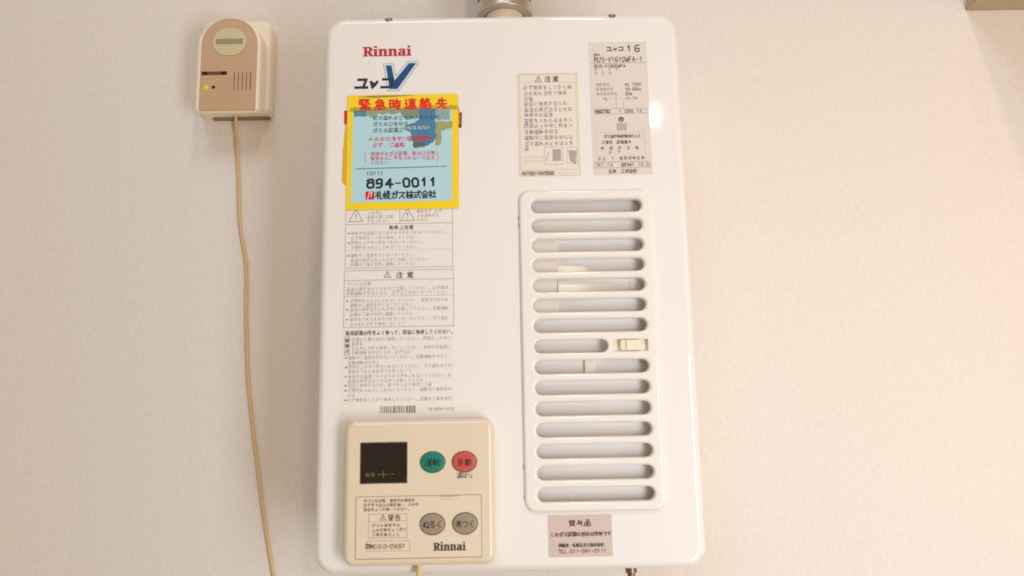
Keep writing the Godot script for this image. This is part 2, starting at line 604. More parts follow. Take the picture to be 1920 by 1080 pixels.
# a row's half outline from seam to seam
func edge_line(row: Array, up: bool, f: float, sl: float, sr: float) -> PackedVector2Array:
	var p := PackedVector2Array()
	for run in half_outline(row[1], row[0], up, f, sl, sr):
		p.append_array(run[0])
	if p[0].x > sl + 1e-5:
		p.insert(0, Vector2(sl, row[0]))
	if p[-1].x < sr - 1e-5:
		p.append(Vector2(sr, row[0]))
	return p


func lips(m: Mesher, row: Array, c: float, up: bool, f: float, zf: float, zb: float) -> void:
	var rows := []
	for k in 7:
		var a := PI / 2 * minf(k, 5) / 5
		var inset := f * cos(a) * 0 + f * (1.0 - sin(a))
		var z := zf - f * (1.0 - cos(a)) if k < 6 else zb
		rows.append([half_outline(row, c, up, inset, 0, 0), z, a])
	for run in rows[0][0].size():
		var skin_rows := []
		for q in rows:
			var p: PackedVector2Array = q[0][run][0]
			var d: PackedVector2Array = q[0][run][1]
			var ids := PackedInt32Array()
			for i in p.size():
				ids.append(m.add(Vector3(p[i].x, p[i].y, q[1]), Vector3(-d[i].x * sin(q[2]), -d[i].y * sin(q[2]), cos(q[2]))))
			skin_rows.append(ids)
		m.skin(skin_rows, false)


func grille(t: Node3D) -> void:
	var zf := 0.0035
	var zb := -0.0035
	var f := 0.0028
	var x0 := 0.0252
	var x1 := 0.1302
	var sl := x0 - f
	var sr := x1 + f
	var rows := []
	for i in 15:
		var c := 0.0671 - i * 0.01903
		rows.append([c, [[x0, 0.0935, 0.0061, 0.0061, 0.6], [0.0975, x1, 0.0056, 0.0012, 0.3]] if i == 7 else [[x0, x1, 0.0061, 0.0061, 1.0]]])
	var top: float = rows[0][0]
	var bottom: float = rows[14][0]
	# outer frame of the panel
	var fm := Mesher.new()
	var c := Vector2(0.0768, -0.0657)
	var hw := 0.0632
	var hh := 0.1485
	var e := 0.0030
	var ring := []
	for q in [[0.0, zb, 1.0, 0.0], [0.0, zf - e, 1.0, 0.0]] + range(9).map(func(i): return [e * (1 - cos(PI / 16 * i)), zf - e + e * sin(PI / 16 * i), cos(PI / 16 * i), sin(PI / 16 * i)]):
		var l := loop(c, hw - q[0], hh - q[0], 0.011 - q[0], 0.011 - q[0], 10)
		var ids := PackedInt32Array()
		for i in l[0].size():
			ids.append(fm.add(Vector3(l[0][i].x, l[0][i].y, q[1]), Vector3(l[1][i].x * q[2], l[1][i].y * q[2], q[3])))
		ring.append(ids)
	fm.skin(ring, true)
	var rim: PackedVector2Array = loop(c, hw - e, hh - e, 0.011 - e, 0.011 - e, 10)[0]
	var inner: PackedVector2Array = loop(Vector2((sl + sr) / 2, (top + bottom) / 2), (sr - sl) / 2, (top - bottom) / 2 + 0.010, 0.00002, 0.00002, 10)[0]
	var ra := PackedInt32Array()
	var rb := PackedInt32Array()
	for i in rim.size():
		ra.append(fm.add(Vector3(rim[i].x, rim[i].y, zf), Vector3(0, 0, 1)))
		rb.append(fm.add(Vector3(inner[i].x, inner[i].y, zf), Vector3(0, 0, 1)))
	fm.skin([ra, rb], true)
	for k in [[0, true, top + 0.010], [14, false, bottom - 0.010]]:
		var run = half_outline(rows[k[0]][1], rows[k[0]][0], k[1], f, sl, sr)[0][0]
		var poly := PackedVector2Array(run)
		poly.append(Vector2(sr, k[2]))
		poly.append(Vector2(sl, k[2]))
		fm.flat(poly, zf)
		lips(fm, rows[k[0]][1], rows[k[0]][0], k[1], f, zf, zb)
	var rust := mat(Color(0.56, 0.36, 0.20), 0.8)
	var g := part("grille_panel", fm, M.grille, t, "white grille panel with long rounded slots")
	for k in [[0.0565, 0.0016, 0.00035], [0.0500, 0.0022, 0.0003], [-0.1745, 0.0020, 0.0004], [-0.2010, 0.0012, 0.0003]]:
		var sp := Mesher.new()
		sp.slab(loop(Vector2(0.0132, k[0]), k[2], k[1], 0.0003, 0.0003, 3)[0], -0.0001, 0.00025)
		part("rust_spot", sp, rust, g)
	# the bars between the slots
	for i in 14:
		var m := Mesher.new()
		var poly := edge_line(rows[i], false, f, sl, sr)
		var low := edge_line(rows[i + 1], true, f, sl, sr)
		low.reverse()
		poly.append_array(low)
		m.flat(poly, zf)
		lips(m, rows[i][1], rows[i][0], false, f, zf, zb)
		lips(m, rows[i + 1][1], rows[i + 1][0], true, f, zf, zb)
		part("grille_bar", m, M.grille, g)
	# what is seen through the slots
	var bk := Mesher.new()
	bk.slab(loop(Vector2(0.0768, -0.0657), 0.0600, 0.145, 0.006, 0.006)[0], -0.0200, -0.0105)
	part("inner_plate", bk, M.inner, t)
	var sh := part("shield_plate", shell(Vector2(0.0345, 0.0005), 0.0147, 0.0375, 0.002, 0.002, -0.0104, -0.0072, 0.0008), M.inner_light, t)
	sh.name = "shield_plate"
	# a glossy plate leaning in its opening: it mirrors the hanging lamp
	var sg := Mesher.new()
	var sn := Vector3(0.072, 0.13, 1).normalized()
	var corner := []
	for q in [Vector2(0.0494, -0.0175), Vector2(0.1180, -0.0175), Vector2(0.1180, 0.020), Vector2(0.0494, 0.020)]:
		corner.append(Vector3(q.x, q.y, -0.0082 - 0.072 * (q.x - 0.060) - 0.13 * (q.y - 0.001)))
	sg.quad(sg.add(corner[0], sn), sg.add(corner[1], sn), sg.add(corner[2], sn), sg.add(corner[3], sn))
	for k in 4:
		var a: Vector3 = corner[k]
		var b: Vector3 = corner[(k + 1) % 4]
		var en := (b - a).cross(Vector3(0, 0, 1))
		sg.quad(sg.add(a, en), sg.add(b, en), sg.add(Vector3(b.x, b.y, -0.0107), en), sg.add(Vector3(a.x, a.y, -0.0107), en))
	part("leaning_plate", sg, M.inner_gloss, t)
	part("centre_post", shell(Vector2(0.0770, -0.0857), 0.0048, 0.0085, 0.001, 0.001, -0.0104, -0.0076, 0.0008), M.inner_light, t)
	# the catch in the short slot's row
	part("latch_floor", shell(Vector2(0.1139, -0.0661), 0.0166, 0.0060, 0.001, 0.001, -0.0060, -0.0015, 0.0005), M.ivory, t)
	var lt := part("latch", shell(Vector2(0.1140, -0.0661), 0.0095, 0.0050, 0.0015, 0.0015, -0.0014, 0.0034, 0.0014), M.ivory, t, "ivory sliding latch of the grille")
	part("latch_rib", shell(Vector2(0.1110, -0.0661), 0.0012, 0.0046, 0.0006, 0.0006, 0.0030, 0.0048, 0.0008), M.ivory, lt)


func logo(t: Node3D) -> void:
	lettering("Rinnai", Rect2(-0.1366, 0.2229, 0.0475, 0.0108), 0.0001, M.red_ink, t, "brand_lettering")
	# the slanted V: position in a 6:1 drawing, turned into metres
	var vp := PackedVector2Array()
	for p in [Vector2(742, 748), Vector2(803, 745), Vector2(840, 925), Vector2(998, 722), Vector2(1082, 718), Vector2(872, 1022), Vector2(786, 1022)]:
		vp.append(Vector2(-0.1160 + (p.x - 720) / 6.0 * 0.000528, 0.2145 - (p.y - 732 + (p.x - 720) * 0.013) / 6.0 * 0.000533))
	var edge: PackedVector2Array = Geometry2D.offset_polygon(vp, 0.0017, Geometry2D.JOIN_MITER)[0]
	var grey: PackedVector2Array = Geometry2D.offset_polygon(vp, 0.0024, Geometry2D.JOIN_MITER)[0]
	var a := Mesher.new()
	a.slab(grey, 0.00005, 0.00010)
	part("letter_shadow", a, mat(Color(0.66, 0.66, 0.66), 0.4), t)
	var b := Mesher.new()
	b.slab(edge, 0.00011, 0.00018)
	part("letter_outline", b, M.pale_ink, t)
	var c := Mesher.new()
	c.slab(vp, 0.00019, 0.00026)
	part("letter", c, M.blue_ink, t)
	# three slanted katakana beside it
	var words := "ユッコ"
	var lefts := [-0.1438, -0.1320, -0.1196]
	var wides := [0.0112, 0.0105, 0.0115]
	for i in 3:
		var k := Mesher.new()
		var code: String = G[words[i]]
		var z := 0.00028
		for stroke in code.split(" ", false):
			var line := PackedVector2Array()
			for j in stroke.length() / 2:
				var gx := int(stroke[j * 2]) / 9.0
				var gy := 1.0 - int(stroke[j * 2 + 1]) / 9.0
				line.append(Vector2(lefts[i] + (gx + gy * 0.22) * wides[i], 0.1893 + gy * 0.0122))
			for poly in Geometry2D.offset_polyline(line, 0.00125, Geometry2D.JOIN_MITER, Geometry2D.END_SQUARE):
				k.slab(poly, 0.00004, z)
				z += 0.00002
		part("logo_character", k, M.navy_ink, t)


func sticker(called: String, p: Paper, r: Rect2, z: float, thick: float, parent: Node, rough := 0.45, label := "") -> MeshInstance3D:
	return part(called, shell(r.get_center(), r.size.x / 2, r.size.y / 2, 0.0006, 0.0006, z, z + thick, thick * 0.4, [], 0.0, 3), printed(p, rough), parent, label)


func instruction_label(t: Node3D) -> void:
	var ink := Color(0.36, 0.31, 0.29)
	var p := Paper.new(206, 384, 1.5, Color(0.912, 0.898, 0.884), G)
	p.frame(Rect2(2, 1, 202, 112), 0.9, ink, 0.55)
	p.line(Vector2(104, 1), Vector2(104, 30), 0.9, ink, 0.55)
	p.line(Vector2(2, 30), Vector2(204, 30), 0.9, ink, 0.55)
	p.warning(Vector2(8, 1), 26, ink)
	p.warning(Vector2(106, 1), 26, ink)
	p.small("火の用心", 44, 92, 8, 7, ink)
	p.small("高温の湯に注意", 42, 100, 16, 7, ink)
	p.small("手をふれない", 42, 100, 24, 7, ink)
	p.small("換気をする", 136, 168, 7, 7, ink)
	p.small("必ず", 170, 200, 7, 7, ink)
	p.small("火を使用中は", 136, 202, 15, 7, ink)
	p.small("外の口", 136, 170, 23, 7, ink)
	p.text("取扱上注意", Vector2(84, 33), Vector2(8, 8), 9.5, 1.1, ink)
	var i := 0
	for y in [47, 56, 65, 74]:
		p.small(BODY[i], 12, 200 if i % 2 == 0 else 140, y, 7.2, ink)
		i += 1
	p.line(Vector2(2, 80), Vector2(204, 80), 0.7, ink, 0.3)
	for y in [89, 98, 106]:
		p.small(BODY[i], 12, 200 if i % 3 == 1 else 160, y, 7.2, ink)
		i += 1
	for y in [47, 65, 89]:
		p.stamp("●", Vector2(5, y - 3), Vector2(6, 6), 1.0, ink)
	p.frame(Rect2(1, 118, 204, 105), 0.9, ink, 0.6)
	p.line(Vector2(1, 136), Vector2(205, 136), 0.9, ink, 0.55)
	p.warning(Vector2(75, 120), 13, ink)
	p.text("注意", Vector2(98, 121), Vector2(12, 12), 20, 1.5, ink)
	p.small("やけどの注意", 6, 70, 142, 7.5, ink)
	p.small(BODY[5] + BODY[1], 5, 200, 152, 7.5, ink)
	p.small(BODY[9] + BODY[1], 5, 200, 160, 7.5, ink)
	p.line(Vector2(1, 166), Vector2(205, 166), 0.9, ink, 0.4)
	i = 0
	for y in [174, 182, 190, 199, 208, 217]:
		p.small(BODY[(i + 3) % 12] + BODY[(i + 7) % 12], 12, 200 if i % 2 == 0 else 150 - i * 6, y, 7.2, ink)
		if i % 2 == 0:
			p.stamp("●", Vector2(4, y - 3), Vector2(6, 6), 1.0, ink)
		i += 1
	p.text("取用設備の所をよく使って、安全に使用してください。", Vector2(5, 229), Vector2(7.5, 8.5), 8.1, 1.2, ink, 0.85)
	p.frame(Rect2(4, 240, 8, 33), 1.0, ink, 0.7)
	p.text("安", Vector2(4.5, 243), Vector2(7, 7), 7, 1.2, ink)
	p.text("全", Vector2(4.5, 252), Vector2(7, 7), 7, 1.2, ink)
	p.text("上", Vector2(4.5, 261), Vector2(7, 7), 7, 1.2, ink)
	i = 0
	for y in [245, 253, 261, 269]:
		p.small(BODY[(i + 6) % 12] + BODY[(i * 5 + 2) % 12], 16, 202 if i % 2 == 0 else [0, 40, 0, 130][i], y, 7.2, ink)
		i += 1
	i = 0
	for y in [278, 287, 295, 303, 312, 320, 328, 337, 345, 354]:
		p.small(BODY[(i * 5 + 4) % 12] + BODY[(i + 9) % 12], 10, [200, 72, 202, 130, 203, 155, 168, 201, 30, 203][i], y, 7.2, ink)
		if i in [0, 2, 4, 6, 7, 9]:
			p.stamp("●", Vector2(3, y - 3), Vector2(6, 6), 1.0, ink)
		i += 1
	bars(p, Rect2(70, 366, 64, 13), ink, 5)
	for k in 12:
		p.text("16-03541-010"[k], Vector2(156 + k * 4, 370), Vector2(4, 5), 4, 0.7, ink, 0.6)
	sticker("instruction_label", p, Rect2(-0.1520, -0.1268, 0.1034, 0.1955), 0.00003, 0.0001, t, 0.3, "tall instruction label of small print under the yellow notice")


func bars(p: Paper, r: Rect2, ink: Color, seed_: int) -> void:
	var rng := RandomNumberGenerator.new()
	rng.seed = seed_
	var x := r.position.x
	while x < r.end.x:
		var w := rng.randf_range(0.8, 2.4)
		p.fill(Rect2(x, r.position.y, w, r.size.y), ink, 0.85)
		x += w + rng.randf_range(0.8, 2.2)


func caution_label(t: Node3D) -> void:
	var ink := Color(0.36, 0.31, 0.28)
	var p := Paper.new(114, 194, 1.5, Color(0.90, 0.868, 0.828), G)
	p.frame(Rect2(0.8, 0.8, 112.4, 192.4), 2.4, Color(0.86, 0.80, 0.62))
	p.frame(Rect2(4, 3, 106, 179), 0.8, ink, 0.25)
	p.line(Vector2(4, 18), Vector2(110, 18), 0.8, ink, 0.3)
	p.warning(Vector2(34, 5), 12, ink)
	p.text("注意", Vector2(52, 5.5), Vector2(11, 11), 15, 1.5, ink)
	var i := 0
	for y in [27, 38, 49, 58, 69, 79, 90, 100, 111, 122, 133, 142]:
		p.small(BODY[(i * 7 + 1) % 12] + BODY[(i + 5) % 12], 11, [108, 100, 38, 108, 108, 70, 108, 108, 82, 108, 108, 20][i], y, 9.0, ink, 0.75)
		i += 1
	p.frame(Rect2(11, 158, 34, 8), 0.7, ink, 0.4)
	p.frame(Rect2(48, 140, 34, 32), 0.7, ink, 0.5)
	p.fill(Rect2(63, 144, 16, 22), ink, 0.40)
	p.line(Vector2(51, 165), Vector2(55, 150), 1.2, ink, 0.6)
	p.frame(Rect2(90, 141, 18, 30), 0.7, ink, 0.4)
	p.patch(PackedVector2Array([Vector2(92, 146), Vector2(108, 148), Vector2(105, 174), Vector2(95, 166)]), ink, 0.40)
	p.fill(Rect2(4, 184.5, 60, 7), ink, 0.18)
	p.text("AC100-16V5060", Vector2(5, 184.5), Vector2(5, 7), 4.6, 1.2, ink, 0.8)
	p.line(Vector2(70, 188), Vector2(108, 188), 1.0, ink, 0.2)
	sticker("caution_label", p, Rect2(0.0148, 0.0975, 0.0590, 0.1048), 0.00003, 0.00012, t, 0.35, "caution label with yellowed edge left of the rating plate")


func rating_plate(t: Node3D) -> void:
	var ink := Color(0.27, 0.23, 0.21)
	var p := Paper.new(110, 253, 1.6, Color(0.86, 0.825, 0.80), G)
	p.text("ユッコ", Vector2(34, 8), Vector2(10.5, 10), 11.0, 1.9, ink)
	p.text("16", Vector2(70, 5), Vector2(13, 15), 15, 2.1, ink)
	p.text("型式", Vector2(9, 22), Vector2(6, 5), 6, 0.8, ink, 0.8)
	p.text("RUS-V1610WFA-1", Vector2(9, 28), Vector2(6.6, 11), 6.6, 1.3, ink)
	p.line(Vector2(2, 41), Vector2(108, 41), 0.8, ink, 0.5)
	p.text("RUS-V1600WFA", Vector2(9, 43), Vector2(4.9, 6.5), 5, 0.95, ink)
	p.small("型 1 6 号", 9, 60, 52, 6.5, ink)
	p.small("先 2 出", 9, 60, 60, 6.5, ink)
	p.small("供給電気", 11, 38, 82, 6.5, ink)
	p.text("AC 100V", Vector2(66, 79), Vector2(4.2, 6.5), 4.4, 0.9, ink, 0.8)
	p.small("設備電気社", 11, 46, 91, 6.5, ink)
	p.text("50-60Hz", Vector2(66, 88), Vector2(4.2, 6.5), 4.4, 0.9, ink, 0.8)
	p.small("使用電気物当", 11, 52, 100, 6.5, ink)
	p.text("89W", Vector2(66, 97), Vector2(4.2, 6.5), 4.4, 0.9, ink, 0.8)
	p.text("16 - V - 12-75", Vector2(22, 106), Vector2(4.6, 6.0), 4.7, 0.8, ink, 0.7)
	p.line(Vector2(48, 113), Vector2(48, 128), 0.7, ink, 0.5)
	p.line(Vector2(61, 113), Vector2(61, 128), 0.7, ink, 0.5)
	p.frame(Rect2(6, 128, 98, 10), 0.8, ink, 0.4)
	p.text("86075D", Vector2(8, 129.5), Vector2(5, 7), 4.6, 1.2, ink)
	p.text("1 086 12", Vector2(52, 129.5), Vector2(5, 7), 5.6, 1.0, ink, 0.8)
	# approval mark: ring over a small box
	for k in 16:
		var a := TAU * k / 16
		var b := TAU * (k + 1) / 16
		p.line(Vector2(56, 149) + Vector2(cos(a), sin(a)) * 4.2, Vector2(56, 149) + Vector2(cos(b), sin(b)) * 4.2, 1.6, ink, 0.9)
	p.text("R", Vector2(52.5, 145.5), Vector2(7, 7), 7, 1.2, ink)
	p.fill(Rect2(48, 157, 17, 12), ink, 0.22)
	p.frame(Rect2(48, 157, 17, 12), 0.8, ink, 0.5)
	p.frame(Rect2(8, 173, 90, 55), 0.7, ink, 0.25)
	p.text("ガス漏所有設備当社上工", Vector2(22, 177), Vector2(6, 6.5), 6.3, 0.95, ink, 0.8)
	p.text("工事店 設備番号", Vector2(18, 188), Vector2(6, 6.5), 7, 0.95, ink, 0.8)
	p.text("年 当 9 2 先", Vector2(16, 199), Vector2(6, 6.5), 8, 0.95, ink, 0.8)
	p.text("日 7", Vector2(30, 207), Vector2(6, 6.5), 8, 0.8, ink, 0.6)
	p.text("工上 1 会社式有日本", Vector2(10, 218), Vector2(6, 6.5), 8, 0.95, ink, 0.8)
	p.frame(Rect2(4, 228, 103, 11), 0.8, ink, 0.45)
	p.text("97.12", Vector2(8, 230), Vector2(5, 7), 6, 1.0, ink, 0.8)
	p.text("09541", Vector2(52, 230), Vector2(5, 7), 5, 1.2, ink, 0.9)
	p.text("12.0", Vector2(84, 230), Vector2(5, 7), 5, 1.0, ink, 0.8)
	p.text("日本 工式会社", Vector2(28, 241.5), Vector2(7.5, 8), 7.6, 1.1, ink, 0.9)
	var s := sticker("rating_plate", p, Rect2(0.0858, 0.0975, 0.0571, 0.1362), 0.00003, 0.00015, t, 0.38, "greyish silver rating plate with model data at upper corner")
	s.name = "rating_plate"


func notice() -> void:
	var t := thing("contact_notice", "yellow edged pale blue emergency contact notice with a phone number, stuck over older torn stickers", "notice", Vector3(-0.0972, 0.1252, 0.0003))
	var kx := 0.000518
	var ky := 0.000532
	var at := func(px: float, py: float) -> Vector2: return Vector2((px - 755.5) * kx, (285.5 - py) * ky)
	var old := Mesher.new()
	var poly := PackedVector2Array()
	for q in [Vector2(649, 214), Vector2(860, 212), Vector2(860, 330), Vector2(648, 347), Vector2(643.5, 339), Vector2(644.5, 285), Vector2(648, 240)]:
		poly.append(at.call(q.x, q.y))
	old.slab(poly, -0.0001, 0.0002)
	part("older_notice", old, mat(Color(0.86, 0.68, 0.02), 0.5), t, "older yellow notice peeking out at the edge")
	for k in [["red_tab", [Vector2(645.5, 207), Vector2(660, 206), Vector2(660, 232), Vector2(646, 233)], Color(0.74, 0.10, 0.04), 0.00022], ["orange_tab", [Vector2(840, 206), Vector2(861.5, 206), Vector2(863, 236), Vector2(840, 236)], Color(0.88, 0.42, 0.05), 0.00030], ["green_tab", [Vector2(845, 214), Vector2(866.5, 214), Vector2(865.5, 243), Vector2(846, 243)], Color(0.32, 0.30, 0.10), 0.00024]]:
		var m := Mesher.new()
		var pts := PackedVector2Array()
		for q in k[1]:
			pts.append(at.call(q.x, q.y))
		m.slab(pts, -0.0001, k[3])
		part("torn_sticker", m, mat(k[2], 0.5), t, "%s scrap of an older sticker" % k[0].split("_")[0])
	# the sheet, drawn on a grid of 208 x 216 with its corner at 652, 177.5
	var p := Paper.new(208, 216, 2.0, Color(0.95, 0.825, 0.03), G)
	var o := Vector2(652, 177.5)
	var wob := noise(0.03, 9, 3)
	p.patch(shift([Vector2(663, 208), Vector2(848, 206), Vector2(848, 379), Vector2(661, 381)], o), Color(0.69, 0.84, 0.89))
	p.patch(shift([Vector2(668, 181), Vector2(700, 178.5), Vector2(785, 178.5), Vector2(740, 182), Vector2(700, 183)], o), Color(0.50, 0.48, 0.12), 0.8)
	p.patch(shift([Vector2(656, 200), Vector2(861, 200), Vector2(861, 207), Vector2(656, 209)], o), Color(0.55, 0.48, 0.10), 0.55, wob)
	# what the worn print of the picture looks like
	p.patch(shift([Vector2(664, 207), Vector2(690, 205), Vector2(688, 218), Vector2(666, 219)], o), Color(0.24, 0.46, 0.55), 0.8, wob)
	p.patch(shift([Vector2(688, 205), Vector2(760, 204), Vector2(745, 216), Vector2(712, 214), Vector2(700, 222), Vector2(690, 218)], o), Color(0.52, 0.56, 0.42), 0.8, wob)
	p.patch(shift([Vector2(752, 206), Vector2(790, 204), Vector2(788, 222), Vector2(765, 226), Vector2(752, 216)], o), Color(0.45, 0.50, 0.40), 0.8, wob)
	p.patch(shift([Vector2(786, 205), Vector2(818, 206), Vector2(818, 262), Vector2(806, 276), Vector2(776, 278), Vector2(772, 252), Vector2(757, 244), Vector2(762, 236), Vector2(786, 228)], o), Color(0.16, 0.40, 0.58), 0.8, wob)
	p.patch(shift([Vector2(818, 208), Vector2(846, 208), Vector2(845, 226), Vector2(820, 228)], o), Color(0.48, 0.60, 0.60), 0.8, wob)
	p.patch(shift([Vector2(818, 229), Vector2(848, 231), Vector2(848, 242), Vector2(828, 250), Vector2(826, 274), Vector2(816, 276), Vector2(818, 250)], o), Color(0.60, 0.60, 0.38), 0.9, wob)
	p.patch(shift([Vector2(776, 268), Vector2(800, 270), Vector2(796, 279), Vector2(778, 279)], o), Color(0.34, 0.36, 0.30), 0.8, wob)
	p.text("いいいいい", Vector2(759, 237) - o, Vector2(9, 9), 9.5, 2.2, Color(0.80, 0.78, 0.58), 0.9)
	var red := Color(0.86, 0.10, 0.02)
	var xs := [674, 702, 731, 760, 788, 818]
	for i in 6:
		p.stamp("緊急時連絡先"[i], Vector2(xs[i], 185.5 - i * 0.1) - o, Vector2(21, 21), 3.5, red)
	var dark := Color(0.22, 0.30, 0.32)
	p.text("ガス漏れのときは火の口を切", Vector2(700, 217) - o, Vector2(9, 9), 9.6, 1.2, dark, 0.75)
	p.text("ガスの口を切る", Vector2(700, 229) - o, Vector2(9, 9), 9.6, 1.2, dark, 0.75)
	p.text("ガスの設備工", Vector2(700, 241) - o, Vector2(9, 9), 9.6, 1.2, dark, 0.75)
	var pink := Color(0.80, 0.16, 0.26)
	p.text("●火の口を切り、連絡先へ", Vector2(691, 257) - o, Vector2(10, 9), 11, 1.3, pink, 0.8)
	p.fill(Rect2(Vector2(766, 257) - o, Vector2(36, 10)), Color(0.68, 0.26, 0.24), 0.55)
	p.text("必ず、ご連絡", Vector2(700, 269) - o, Vector2(9, 9), 10, 1.2, pink, 0.75)
	p.text("使用中のガス設備、取出口日時", Vector2(696, 285.5) - o, Vector2(8, 8), 8.6, 1.0, pink, 0.75)
	p.text("電気の口に手をふれないで出る", Vector2(696, 294) - o, Vector2(8, 8), 8.6, 1.0, pink, 0.75)
	p.text("ください", Vector2(696, 302.5) - o, Vector2(8, 8), 8.6, 1.0, pink, 0.75)
	for e in [[688, 1], [820, -1]]:
		p.line(Vector2(e[0], 285) - o, Vector2(e[0] - 2 * e[1], 296) - o, 1.0, pink, 0.7)
		p.line(Vector2(e[0] - 2 * e[1], 296) - o, Vector2(e[0], 307) - o, 1.0, pink, 0.7)
	p.line(Vector2(670, 317.5) - o, Vector2(837, 315.5) - o, 1.4, Color(0.16, 0.30, 0.36), 0.9)
	var ink := Color(0.08, 0.10, 0.11)
	p.text("(011)", Vector2(689, 322) - o, Vector2(6, 8), 6.4, 1.1, ink, 0.8)
	p.text("894", Vector2(689, 335) - o, Vector2(16, 19), 17, 4.0, ink)
	p.text("-", Vector2(740, 335) - o, Vector2(16, 19), 17, 2.6, ink)
	p.text("0011", Vector2(755, 334.3) - o, Vector2(16, 19), 16.3, 4.0, ink)
	p.fill(Rect2(Vector2(688, 360) - o, Vector2(16.5, 15)), Color(0.80, 0.08, 0.10))
	p.line(Vector2(692, 374) - o, Vector2(695, 362) - o, 1.8, Color(0.92, 0.86, 0.86))
	p.line(Vector2(695, 362) - o, Vector2(700, 362) - o, 1.8, Color(0.92, 0.86, 0.86))
	p.line(Vector2(700, 362) - o, Vector2(698, 370) - o, 1.8, Color(0.92, 0.86, 0.86))
	p.text("札幌ガス株式会社", Vector2(706, 359.5) - o, Vector2(14, 15), 14, 2.2, ink)
	var sheet := part("notice_sheet", shell(Vector2(0, -0.0003), 0.0539, 0.0575, 0.0012, 0.0012, 0.0003, 0.0006, 0.0001, [], 0.0, 3), printed(p, 0.4), t)
	sheet.name = "notice_sheet"


func shift(pts: Array, o: Vector2) -> PackedVector2Array:
	var q := PackedVector2Array()
	for p in pts:
		q.append(p - o)
	return q


func loan_sticker() -> void:
	var ink := Color(0.20, 0.14, 0.13)
	var p := Paper.new(117, 77, 2.2, Color(0.80, 0.728, 0.69), G)
	p.text("貸与品", Vector2(38, 9), Vector2(12, 12), 14, 1.7, ink)
	p.text("このガス設備は当社の所有です", Vector2(3.5, 31), Vector2(8, 8.5), 8, 1.25, ink)
	p.text("供給者・札幌石ガス株式会社", Vector2(18, 52), Vector2(6.4, 7), 6.4, 1.15, ink)
	p.text("TEL.011-841-0111", Vector2(17, 62), Vector2(5.6, 8), 5.5, 1.0, ink)
	var r := Rect2(-0.0286, -0.01805, 0.0572, 0.0361)
	var m := part("loan_sticker", shell(Vector2.ZERO, r.size.x / 2, r.size.y / 2, 0.0004, 0.0004, 0.00003, 0.00018, 0.00006, [], 0.0, 3), printed(p, 0.42), self)
	m.position = Vector3(0.0623, -0.2350, 0)
	m.set_meta("label", "pinkish beige sticker with dark print just below the slotted grille")
	m.set_meta("category", "sticker")


# a shallow elliptical push button with print on its face
func button(called: String, at: Vector2, z: float, face: Color, words: String, size: Vector2, step: float, stroke: float, rough: float, parent: Node, label: String) -> void:
	var rim := Mesher.new()
	var el := PackedVector2Array()
	for i in 40:
		el.append(at + Vector2(cos(TAU * i / 40) * 0.0113, sin(TAU * i / 40) * 0.0094))
	rim.slab(el, z - 0.0004, z + 0.00025)
	var p := Paper.new(48, 40, 4.0, face, G)
	p.text(words, Vector2(24 - (step * (words.length() - 1) + size.x) / 2, 20 - size.y / 2), size, step, stroke, Color(0.16, 0.11, 0.10), 0.85)
	var m := Mesher.new()
	m.box = Rect2(at - Vector2(0.0106, 0.0087), Vector2(0.0212, 0.0174))
	var rows := []
	for q in [[1.0, 0.0, 1.0, 0.0], [1.0, 0.0008, 0.9, 0.4], [0.96, 0.0013, 0.5, 0.9], [0.90, 0.0015, 0.15, 1.0], [0.5, 0.0018, 0.06, 1.0], [0.02, 0.0019, 0.0, 1.0]]:
		var ids := PackedInt32Array()
		for i in 40:
			var d := Vector2(cos(TAU * i / 40), sin(TAU * i / 40))
			ids.append(m.add(Vector3(at.x + d.x * 0.0106 * q[0], at.y + d.y * 0.0087 * q[0], z + q[1]), Vector3(d.x * q[2], d.y * q[2], q[3])))
		rows.append(ids)
	m.skin(rows, true)
	var o := part(called, m, printed(p, rough), parent, label)
	part("button_rim", rim, M.gap, o)


